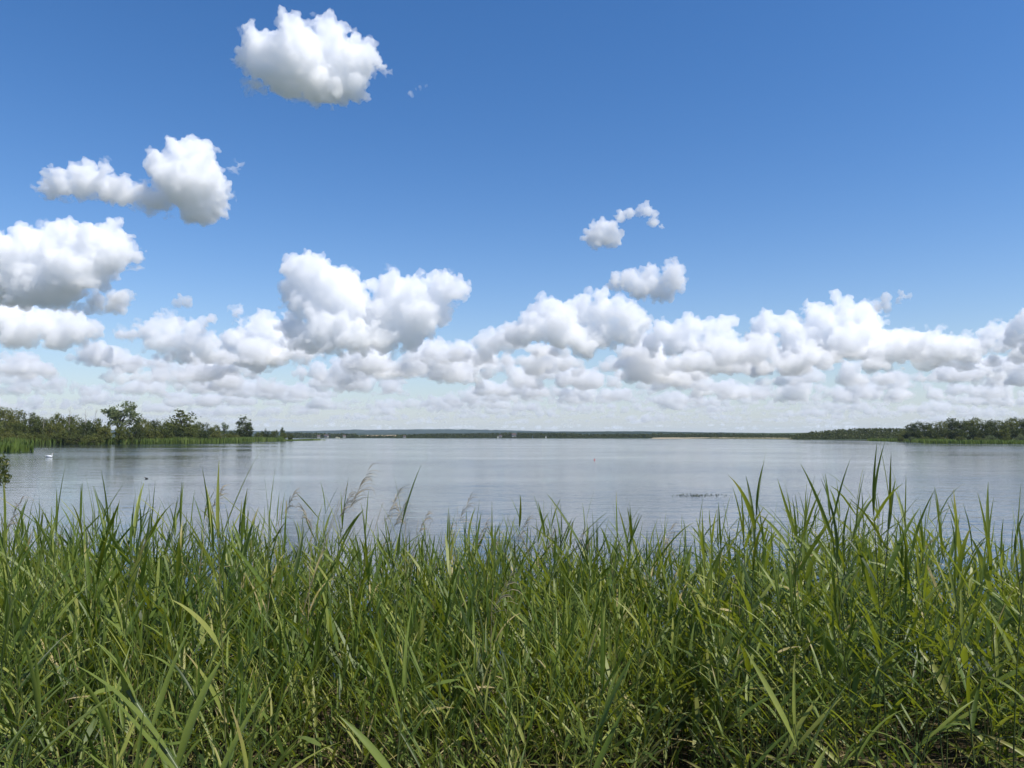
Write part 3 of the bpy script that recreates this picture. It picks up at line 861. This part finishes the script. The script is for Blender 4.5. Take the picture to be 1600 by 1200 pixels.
def house(px, foot, Y, w, label, rz):
    p = at(px, foot, Y)
    t = thing('house', label, 'house', p, rz, 'houses on the far shore')
    w *= .62
    d, h = w * .75, w * .42
    part('wall', box(-w / 2, w / 2, -d / 2, d / 2, -1, h), M_WALL, t, False)
    v = np.array([(-w*.55,-d*.6,h),(w*.55,-d*.6,h),(w*.55,0,h+d*.5),(-w*.55,0,h+d*.5),(-w*.55,d*.6,h),(w*.55,d*.6,h)], float)
    part('roof', (v, np.array([(0,1,2,3),(3,2,5,4),(0,3,4,4),(1,5,2,2),(0,4,5,1)])), M_ROOF, t, False)
    for i in range(3):
        x = (-.3 + .3 * i) * w
        part('window', box(x - w * .06, x + w * .06, -d / 2 - .06, -d / 2 + .1, h * .35, h * .75), M_GLASS, t, False)
for px, foot, Y, w, lab, rz in ((498, 683.2, 1385, 8, 'pale house at the far water, first beyond the headland tip', .2), (510, 683.0, 1390, 10, 'pale house at the far water, second beyond the headland tip', -.2), (505, 681.2, 1500, 9, 'pale house on the slope above the two far waterside houses', .1), (538, 683.0, 1380, 8, 'pale house at the far water just beside the moored cream boat', .3),
                               (632, 683.2, 1345, 7, 'pale house by the far water beside the tan field', 0), (803, 682.2, 1300, 11, 'pale house in the far tree line just above the sailing boats', .1), (782, 682.6, 1300, 7, 'small pale cottage in the far tree line, nearest to the tan field', -.1)):
    house(px, foot, Y, w, lab, rz)

# floating weed patch
rg = np.random.default_rng(5)
c = np.array(water_at(1092, 774)); n_ = 150
pp = c + np.stack([rg.normal(size=n_) * .75, rg.normal(size=n_) * .5, rg.uniform(.003, .02, n_)], 1)
a = rnd_dirs(rg, n_) * np.array((1, 1, .12)); b = np.cross(a, rnd_dirs(rg, n_))
v, f = quads_from(pp, a * .06, b * .06)
v[:, 2] = np.maximum(v[:, 2], .004)
tag(link(bpy.data.objects.new('floating_weed', fast_mesh('floating_weed', v, f, [M_WEED]))), 'dark low patch of floating weed on the water beyond the reeds', 'water weed', kind='stuff')

# leafy shrub at the picture edge
M_SHRUB = leaf_mat('shrub_leaves', ((0, (.06, .08, .018)), (.6, (.12, .14, .035)), (1, (.24, .21, .07))), (.18, .22, .05), .35, .5, .3, 'TINT')
def leafy_shrub():
    Y = 30.0
    p = at(-8, 745, Y)
    t = thing('leafy_shrub', 'leafy shrub leaning over the water at the picture edge below the reed clump', 'shrub', (-20.62, Y, .25))
    t.scale = (1.12,) * 3
    rg = np.random.default_rng(3); n_ = 900
    lob = np.array([(0, 0, 1.2, .9, .8, .9), (.55, 0, 1.45, .35, .4, .35), (.5, .1, 1.05, .4, .4, .3), (-.8, 0, 1.5, .8, .7, .8)])
    k = rg.integers(0, 4, n_); d = rnd_dirs(rg, n_)
    c_ = lob[k, :3] + d * lob[k, 3:] * rg.uniform(.6, 1.05, (n_, 1))
    a = rnd_dirs(rg, n_) + np.array((.3, 0, -.2)); a /= np.linalg.norm(a, axis=1)[:, None]
    b = np.cross(a, rnd_dirs(rg, n_)); b /= np.linalg.norm(b, axis=1)[:, None]
    v, f = quads_from(c_, a * .085, b * .05)
    me = fast_mesh('leaves', v, f, [M_SHRUB])
    me.attributes.new('tint', 'FLOAT', 'POINT').data.foreach_set('value', np.repeat(rg.uniform(0, 1, n_) ** 1.5, 4).astype(np.float32))
    part('leaves', me, M_SHRUB, t)
    part('stems', join([tube([(-.2, 0, -.3), (q[0] * .6, q[1] * .5, q[2] * .6), (q[0], q[1], q[2])], [.04, .025, .008], 5) for q in lob]), M_BARK, t)
leafy_shrub()

# ---------------------------------------------------------------- reeds of the bed at one's feet
REED = ((0, (.026, .050, .009)), (.3, (.092, .140, .023)), (.62, (.195, .240, .050)), (.82, (.285, .30, .070)), (.93, (.30, .26, .08)), (1, (.46, .37, .18)))
M_BLADE = leaf_mat('reed_leaf', REED, (.42, .48, .02), .34, .44, .30, 'TINT')
M_STEM = leaf_mat('reed_stem', ((0, (.05, .075, .02)), (.6, (.09, .12, .035)), (.8, (.16, .15, .06)), (1, (.36, .29, .17))), (.1, .14, .03), .08, .4, .4, 'TINT')
M_PLUME = leaf_mat('reed_plume', ((0, (.24, .19, .12)), (1, (.44, .37, .25))), (.42, .36, .24), .25, .8, .1, 'TINT')

def blade(rg, base, az, elev, L, W, droop, segs, fold=True, roll=0.0, twist=0.0):
    """one long pointed leaf springing from the stem, arching over"""
    t = np.linspace(0, 1, segs + 1)
    e = elev - droop * t ** 1.6
    ds = L / segs
    x = np.concatenate([[0], np.cumsum(np.cos(e[:-1]) * ds)]); z = np.concatenate([[0], np.cumsum(np.sin(e[:-1]) * ds)])
    d = np.array((math.cos(az), math.sin(az), 0)); s = np.array((-math.sin(az), math.cos(az), 0))
    c = np.array(base) + x[:, None] * d + z[:, None] * np.array((0, 0, 1))
    sway = rg.normal() * .10 * L
    c = c + s * (sway * t ** 2)[:, None]
    w = W * .5 * np.minimum(1, .45 + 2.6 * t) * np.maximum(0, 1 - t ** 2.6) ** 1.0
    w[-1] = 0.0005
    nrm = -np.sin(e)[:, None] * d + np.cos(e)[:, None] * np.array((0, 0, 1))
    ph = roll + twist * t
    side = np.cos(ph)[:, None] * s + np.sin(ph)[:, None] * nrm
    nn = np.cos(ph)[:, None] * nrm - np.sin(ph)[:, None] * s
    if fold:
        v = np.stack([c - side * w[:, None] + nn * (w * .35)[:, None], c, c + side * w[:, None] + nn * (w * .35)[:, None]], 1).reshape(-1, 3)
        return v, grid_faces(segs + 1, 3)
    v = np.stack([c - side * w[:, None], c + side * w[:, None]], 1).reshape(-1, 3)
    return v, grid_faces(segs + 1, 2)

def reed_parts(rg, H, fine=True, nleaf=None, lean=(0, 0), width=1.0, low=.30, wind=math.pi, dry=0.0, spear=True, shift=0.0, arch=0.0, stout=1.0):
    """stem and leaves of a reed of height H standing at the origin: [(name, verts, faces, tint)]"""
    out = []
    segs = 7 if fine else 4
    n_ = nleaf or int(rg.integers(8, 12))
    bend = np.array(lean)
    def pt(u): return np.array((bend[0] * u ** 1.7, bend[1] * u ** 1.7, H * (u - .06 * (bend[0] ** 2 + bend[1] ** 2) * u ** 2)))
    us = np.linspace(0, .93, 6 if fine else 4)
    r0 = .0036 * stout * (.85 + .3 * rg.random())
    sv, sf = tube([pt(u) for u in us], [r0 * (1 - (.6 if stout == 1 else .3) * u) for u in us], 5 if fine else 3)
    tone = rg.normal() * .13 + shift
    out.append(('stem', np.array(sv), np.array(sf), float(np.clip(.35 + tone + dry * .6, 0, 1))))
    plane = wind + rg.normal() * .75
    for i in range(n_):
        u = low + (.93 - low) * ((i + rg.uniform(0, .5)) / n_) ** .9
        k = (u - low) / (.93 - low)
        az = plane + (math.pi if i % 2 else 0) * (1 if rg.random() < .8 else 0) + rg.normal() * .38
        toward = math.cos(az - wind)
        L = rg.uniform(.24, .45) * (1 - .22 * k) * (.9 if H < 1.2 else 1.05)
        W = rg.uniform(.014, .030) * (1 - .35 * k) * width
        elev = R(rg.uniform(40, 70)) + k * R(14) - (R(10) if toward > 0 else 0) - arch * R(9)
        droop = rg.uniform(.05, .75) * (1.25 - .75 * k) * (1.5 if rg.random() < .22 else 1) * (1 + arch)
        tint = float(np.clip(.42 + tone + rg.normal() * .24 - .06 * k, 0, .9))
        tint = min(tint, .8)
        if rg.random() < .02: tint = rg.uniform(.86, 1.0)
        if dry: tint = rg.uniform(.93, 1.0)
        v, f = blade(rg, pt(u), az, elev, L, W, droop, segs, fine, rg.normal() * .35, rg.normal() * .5)
        out.append(('leaf', v, f, tint))
    if spear:
        for j in range(2 if fine else 1):
            v, f = blade(rg, pt(.93) - np.array((0, 0, .03)), rg.uniform(0, 6.28), R(rg.uniform(78, 89)), rg.uniform(.16, .30), .010 * width, .12, 5 if fine else 3, fine, 0, 0)
            out.append(('leaf', v, f, float(np.clip(.4 + tone, 0, .9))))
    return out

def tinted(me, val):
    n_ = len(me.vertices)
    me.attributes.new('tint', 'FLOAT', 'POINT').data.foreach_set('value', np.full(n_, val, np.float32) if np.isscalar(val) else np.asarray(val, np.float32))
    return me

def plume_parts(rg, top, side, size):
    """an old flower head: thin drooping branches set with fluff"""
    vs, fs, n = [], [], 0
    for i in range(26):
        u = i / 26
        b = np.array(top) + np.array((side * .012 * u * 8 * size, 0, -(1 - u) * .13 * size + .07 * size * u))
        az = (0 if side > 0 else math.pi) + rg.normal() * .75
        L = size * rg.uniform(.06, .13) * (1.2 - .5 * u)
        v, f = blade(rg, b, az, R(rg.uniform(20, 75)), L, .0036, rg.uniform(1.4, 3.0), 4, False, rg.uniform(0, 3), 1.0)
        vs.append(v); fs.append(f + n); n += len(v)
    return np.concatenate(vs), np.concatenate(fs)

RG = np.random.default_rng(21)
def place_parts(parts, name, label, cat, loc, rz, tilt, scale, group, shared=None):
    t = bpy.data.objects.new(name, None)
    t.empty_display_size = .1
    t.location = loc; t.rotation_euler = (tilt[0], tilt[1], rz); t.scale = (scale,) * 3
    link(t); tag(t, label, cat, group)
    for nm, me in parts:
        o = bpy.data.objects.new(nm, me); o.parent = t
        link(o)
    return t
def to_meshes(parts):
    out = []
    for nm, v, f, tint in parts:
        mat = M_STEM if nm == 'stem' else M_PLUME if nm == 'plume' else M_BLADE
        tv = np.full(len(v), tint)
        if nm == 'leaf' and tint < .9 and RG.random() < .13:        # withered tip
            tv = np.where(np.arange(len(v)) > len(v) * RG.uniform(.6, .85), .95, tv)
        out.append((nm, tinted(fast_mesh(nm, v, f, [mat], True), tv)))
    return out

def top_z(x, y):
    """height of the bed's upper side over the water"""
    px = 800 + x / y * F
    n_ = .20 * noise.noise(Vector((x * .9, y * .9, 3))) + .14 * noise.noise(Vector((x * 2.6, y * 2.6, 7)))
    base = 2.195 - .01 * (y - 3)
    if px > 1130: base += .16
    if px < 420: base += .10
    if px > 1440: base -= .14
    return base + n_
def front(x, y):
    px = 800 + x / y * F
    return 2.75 + .30 * math.sin(px * .013 + 1) + .2 * math.sin(px * .031) - (.55 if px < 260 else 0) + (.2 if px > 1000 else 0)
def back(x, y):
    px = 800 + x / y * F
    return (7.0 if px < 1050 else 7.0 - (px - 1050) / 130 * .5 if px < 1180 else 6.5) - (.5 if px > 1430 else 0) + .35 * math.sin(px * .02)

# scattered standing places
spots = []
cell = .102
gx = np.arange(-7.5, 7.5, cell); gy = np.arange(1.9, 7.6, cell)
for x in gx:
    for y in gy:
        X, Y = x + RG.uniform(0, cell), y + RG.uniform(0, cell)
        if abs(X) / Y > .74: continue
        if not front(X, Y) < Y < back(X, Y): continue
        edge_ = min(1.0, (back(X, Y) - Y) / .8)
        if RG.random() > .28 + .52 * edge_: continue
        if noise.noise(Vector((X * 1.3, Y * 1.3, 11))) < -.38: continue
        spots.append((X, Y))
spots.sort(key=lambda s: s[1] + .0 * s[0])

GRP = 'reeds of the bed on the bank'
PROTO = []
for i in range(16):
    H = 1.5
    PROTO.append(to_meshes(reed_parts(RG, H, True, None, (RG.normal() * .12, RG.normal() * .08), RG.uniform(.85, 1.25), RG.uniform(.12, .34), math.pi + RG.normal() * .3, arch=(1.0 if i >= 10 else 0.0))))
NEAR = 270
near, rest = spots[:NEAR], spots[NEAR:]
for i, (x, y) in enumerate(near):
    g = bank_z(x, y) - .03
    H = max(.6, top_z(x, y) - .04 + RG.normal() * .14 - g)
    dry = RG.random() < .03
    px = 800 + x / y * F
    pi = int(RG.integers(8, 16) if px > 1000 else RG.integers(0, 11))
    lie = 'the headland' if px < 480 else 'the far tan field' if px < 820 else 'the sandy far beach' if px < 1230 else 'the wooded point'
    look = 'arching drooping leaves' if pi >= 10 else 'stiff ascending leaves'
    place_parts(PROTO[pi], 'reed', 'front reed with %s before %s' % (look, lie), 'reed', (x, y, g), RG.normal() * .55 + (math.pi if RG.random() < .3 else 0),
                (RG.normal() * .07, RG.normal() * .09), H / 1.58, 'front reeds with %s before %s' % (look, lie))


# the rest of the bed, uncountable
vs, fs, ts, mi, n = [], [], [], [], 0
for (x, y) in rest:
    g = bank_z(x, y) - .03
    H = max(.7, top_z(x, y) - .07 + RG.normal() * .15 - g)
    dryr = 1.0 if RG.random() < .06 else 0.0
    low = max(.2, 1 - 1.25 / H)
    nl = int(RG.integers(9, 13))
    wind = (math.pi if RG.random() < .66 else 0) + RG.normal() * .5
    for nm, v, f, tint in reed_parts(RG, H / 1.05, False, nl if not dryr else 2, (RG.normal() * .14, RG.normal() * .10), RG.uniform(.8, 1.2), low, wind, dryr, True, .25 * noise.noise(Vector((x * .8, y * .8, 21))), max(0, min(1, (800 + x / y * F - 950) / 250))):
        vs.append(v + np.array((x, y, g))); fs.append(f + n); n += len(v)
        ts.append(np.full(len(v), tint)); mi.append(np.full(len(f), 1 if nm == 'stem' else 0))
me = tinted(fast_mesh('reed_bed', np.concatenate(vs), np.concatenate(fs), [M_BLADE, M_STEM], True), np.concatenate(ts))
me.polygons.foreach_set('material_index', np.concatenate(mi).astype(np.int32))
tag(link(bpy.data.objects.new('reed_bed', me)), 'dense green mass of reeds filling the bed between bank and open water', 'reeds', kind='stuff')

# small leaves and straw down among the stems
vs, fs, ts, n = [], [], [], 0
for (x, y) in spots:
    if y > 6.6: continue
    g = bank_z(x, y)
    for j in range(3):
        z = g + RG.uniform(.02, 1) ** 1.3 * max(.3, (top_z(x, y) - g) * .82)
        v, f = blade(RG, (x + RG.normal() * .08, y + RG.normal() * .08, z), RG.uniform(0, 6.28), R(RG.uniform(-10, 65)), RG.uniform(.06, .17), RG.uniform(.010, .022), RG.uniform(0, 1.2), 3, False, RG.normal() * .5, RG.normal() * .6)
        tint = np.clip(.34 + RG.normal() * .2, .05, .8) if RG.random() < .93 else RG.uniform(.9, 1)
        vs.append(v); fs.append(f + n); n += len(v); ts.append(np.full(len(v), tint))
    for j in range(2 if y < 4.6 else 1):
        v, f = blade(RG, (x + RG.normal() * .1, y + RG.normal() * .1, g + RG.uniform(0, .25)), RG.uniform(0, 6.28), R(RG.uniform(-25, 60)), RG.uniform(.15, .5), RG.uniform(.004, .009), RG.uniform(-.3, .6), 2, False, RG.uniform(0, 3), 0)
        vs.append(v); fs.append(f + n); n += len(v); ts.append(np.full(len(v), RG.uniform(.88, 1)))
me = tinted(fast_mesh('undergrowth', np.concatenate(vs), np.concatenate(fs), [M_BLADE], True), np.concatenate(ts))
tag(link(bpy.data.objects.new('undergrowth', me)), 'small leaves and dry straw low among the reed stems', 'undergrowth', kind='stuff')

# reeds that stand out
def hero(px, tip, Y, label, lean=(0, 0), nleaf=9, width=1.15, low=.3, wind=None, group=None, tint=None, stout=1.0):
    p = at(px, HORIZON, Y); x = p.x - lean[0]
    y = Y - lean[1]
    g = bank_z(x, y) - .03
    H = at(px, tip, Y).z - g
    RH = np.random.default_rng(int(px * 7 + tip))
    parts = reed_parts(RH, H / 1.06, True, nleaf, lean, width, low, (math.pi if RG.random() < .5 else 0) + RG.normal() * .3 if wind is None else wind, stout=stout)
    if tint is not None: parts = [(a, b, c, tint if a == 'leaf' else d) for a, b, c, d in parts]
    return place_parts(to_meshes(parts), 'reed', label, 'reed', (x, y, g), 0, (0, 0), 1, group or 'tall reeds standing out against the water')
TALL = [(1183, 722, 3.2, 'with a sharply bent leaf'), (1158, 770, 3.4, ''), (1288, 720, 3.1, ''), (1262, 745, 3.3, ''), (1360, 715, 3.0, ''), (1392, 718, 3.1, ''), (1344, 752, 3.4, ''), (1408, 745, 3.5, ''),
        (1311, 790, 3.7, ''), (1235, 780, 3.8, ''), (1455, 800, 3.4, ''), (1500, 795, 3.2, ''), (1536, 785, 3.3, ''), (1575, 790, 3.2, ''), (1594, 830, 3.0, ''), (1480, 850, 3.0, ''), (1420, 830, 3.2, ''), (1125, 800, 4.0, ''), (1095, 822, 4.4, '')]
for i, (px, tip, Y, ex) in enumerate(sorted(TALL)):
    hero(px, tip, Y, 'tall green reed against the water, %s from the border of the wooded point side' % (ORD[::-1] + ['last'])[0] if False else 'tall green reed against the water beneath the wooded point, %s of nineteen along the row' % (ORD + ['seventeenth', 'eighteenth', 'last'])[i],
         (RG.normal() * .12, RG.normal() * .08), int(RG.integers(7, 10)), 1.1, .35)
LOW = [(8, 770, 3.0), (30, 790, 3.2), (95, 757, 3.4), (126, 748, 3.6), (148, 765, 3.8), (182, 760, 3.6), (222, 752, 3.5), (245, 772, 3.8), (287, 752, 3.6), (326, 755, 3.7), (352, 790, 3.9), (372, 775, 4.0), (423, 752, 3.2), (437, 800, 3.6), (541, 770, 4.2), (570, 790, 4.4), (635, 762, 4.2), (917, 778, 4.6), (960, 795, 4.8), (845, 795, 5.0), (990, 800, 4.8), (880, 815, 5.0), (745, 800, 5.0), (700, 810, 5.2), (1040, 815, 4.8)]
for i, (px, tip, Y) in enumerate(sorted(LOW)):
    w = ORD + ['seventeenth', 'eighteenth', 'nineteenth', 'twentieth', 'twenty-first', 'twenty-second', 'twenty-third', 'twenty-fourth', 'last']
    hero(px, tip, Y, 'slender reed tip rising over the bed, %s in line from the shrub side' % w[i], (RG.normal() * .12, RG.normal() * .08), int(RG.integers(7, 10)), 1.0, .35, None, 'reed tips rising over the bed')

hero(175, 965, 1.95, 'near reed leaning far over with broad grey green leaves and striped stem', (-.62, .2), 9, 1.6, .5, math.pi, None, .55, 2.4)
hero(232, 1180, 1.75, 'upright reed with broad leaves close to the leaning reed, almost below the frame', (.05, .1), 7, 1.4, .3, 0, None, .5)
hero(412, 1160, 1.75, 'short reed with one sunlit yellow green blade at the lower frame edge', (.08, .05), 5, 1.7, .4, 0, None, .84)
hero(90, 1010, 1.9, 'near reed with wide upright leaves below the shrub', (.10, .1), 8, 1.4, .3, 0, None, .6)
hero(20, 930, 2.0, 'near reed with wide leaves right at the picture edge below the shrub', (-.05, .1), 8, 1.4, .3, math.pi, None, .55)
hero(640, 1000, 2.3, 'near reed with a fan of upright leaves in the middle of the bed', (.05, .1), 9, 1.3, .3, 0, None, .5)
hero(1225, 1060, 2.2, 'near pale reed with two stiff upright leaves before the dark shade', (-.05, .1), 6, 1.1, .4, 0, None, .7)
hero(945, 1000, 2.4, 'near reed with one dark broad leaf crossing the bed', (.12, .1), 7, 1.4, .3, 0, None, .3)

def plume_reed(px, tip, Y, label, side=1, size=1.0, lean=0.0):
    p = at(px, HORIZON, Y); x = p.x - lean
    g = bank_z(x, Y) - .03
    H = at(px, tip, Y).z - g
    n_ = 5; us = np.linspace(0, 1, 7)
    path = [np.array((lean * u ** 1.6, 0, H * .96 * u)) for u in us]
    sv, sf = tube(path, [.003 * (1 - .65 * u) for u in us], 5)
    pv_, pf = plume_parts(RG, path[-1], side, size)
    parts = [('stem', np.array(sv), np.array(sf), .95), ('plume', pv_, pf, float(RG.uniform(.2, 1)))]
    for k in range(2):
        u = RG.uniform(.5, .75)
        v, f = blade(RG, (lean * u ** 1.6, 0, H * .96 * u), RG.uniform(0, 6.28), R(60), .25, .012, 1.2, 6, True, 0, .5)
        parts.append(('leaf', v, f, .97))
    place_parts(to_meshes(parts), 'plume_reed', label, 'reed', (x, Y, g), 0, (0, 0), 1, 'old reeds with drooping plumes')
PL = [(545, 738, 4.0, 1, 1.5, .35), (532, 765, 4.1, 1, 1.0, .3), (442, 766, 4.0, 1, 1.0, .1), (330, 760, 4.0, 1, .9, .1), (490, 786, 4.0, -1, .8, .02), (600, 770, 4.6, 1, 1.4, .25), (615, 786, 4.6, 1, 1.1, .2), (635, 782, 4.8, -1, 1.0, 0), (655, 800, 5.0, 1, .9, .1), (716, 778, 5.0, 1, 1.2, .05), (742, 820, 5.2, 1, 1.1, .1), (765, 838, 5.4, 1, 1.0, .1), (690, 822, 5.6, 1, 1.2, .1), (808, 812, 5.4, 1, 1.1, .05), (850, 832, 5.8, 1, 1.1, .1), (897, 832, 5.8, 1, 1.0, .1), (830, 842, 6.0, -1, 1.1, .1), (905, 848, 6.0, 1, 1.1, .1), (1030, 825, 5.2, 1, 1.2, .15), (1055, 845, 5.4, -1, 1.0, .1), (15, 780, 4.0, 1, 1.1, .3), (770, 905, 3.6, 1, 1.2, .02), (1140, 880, 4.6, 1, .9, .1)]
w = ORD + ['seventeenth', 'eighteenth', 'nineteenth', 'twentieth', 'twenty-first', 'twenty-second', 'last']
for i, q in enumerate(sorted(PL)):
    q = (*q[:4], q[4] * .75, q[5])
    plume_reed(q[0], q[1], q[2], ('biggest pale drooping plume, on a long slanting tan stalk above the reeds' if q[0] == 545 else 'dry tan reed with drooping plume, %s in line from the shrub side' % w[i]), *q[3:])
S.cycles.use_denoising = True
S.cycles.diffuse_bounces = 3
S.cycles.glossy_bounces = 4
S.cycles.transmission_bounces = 4
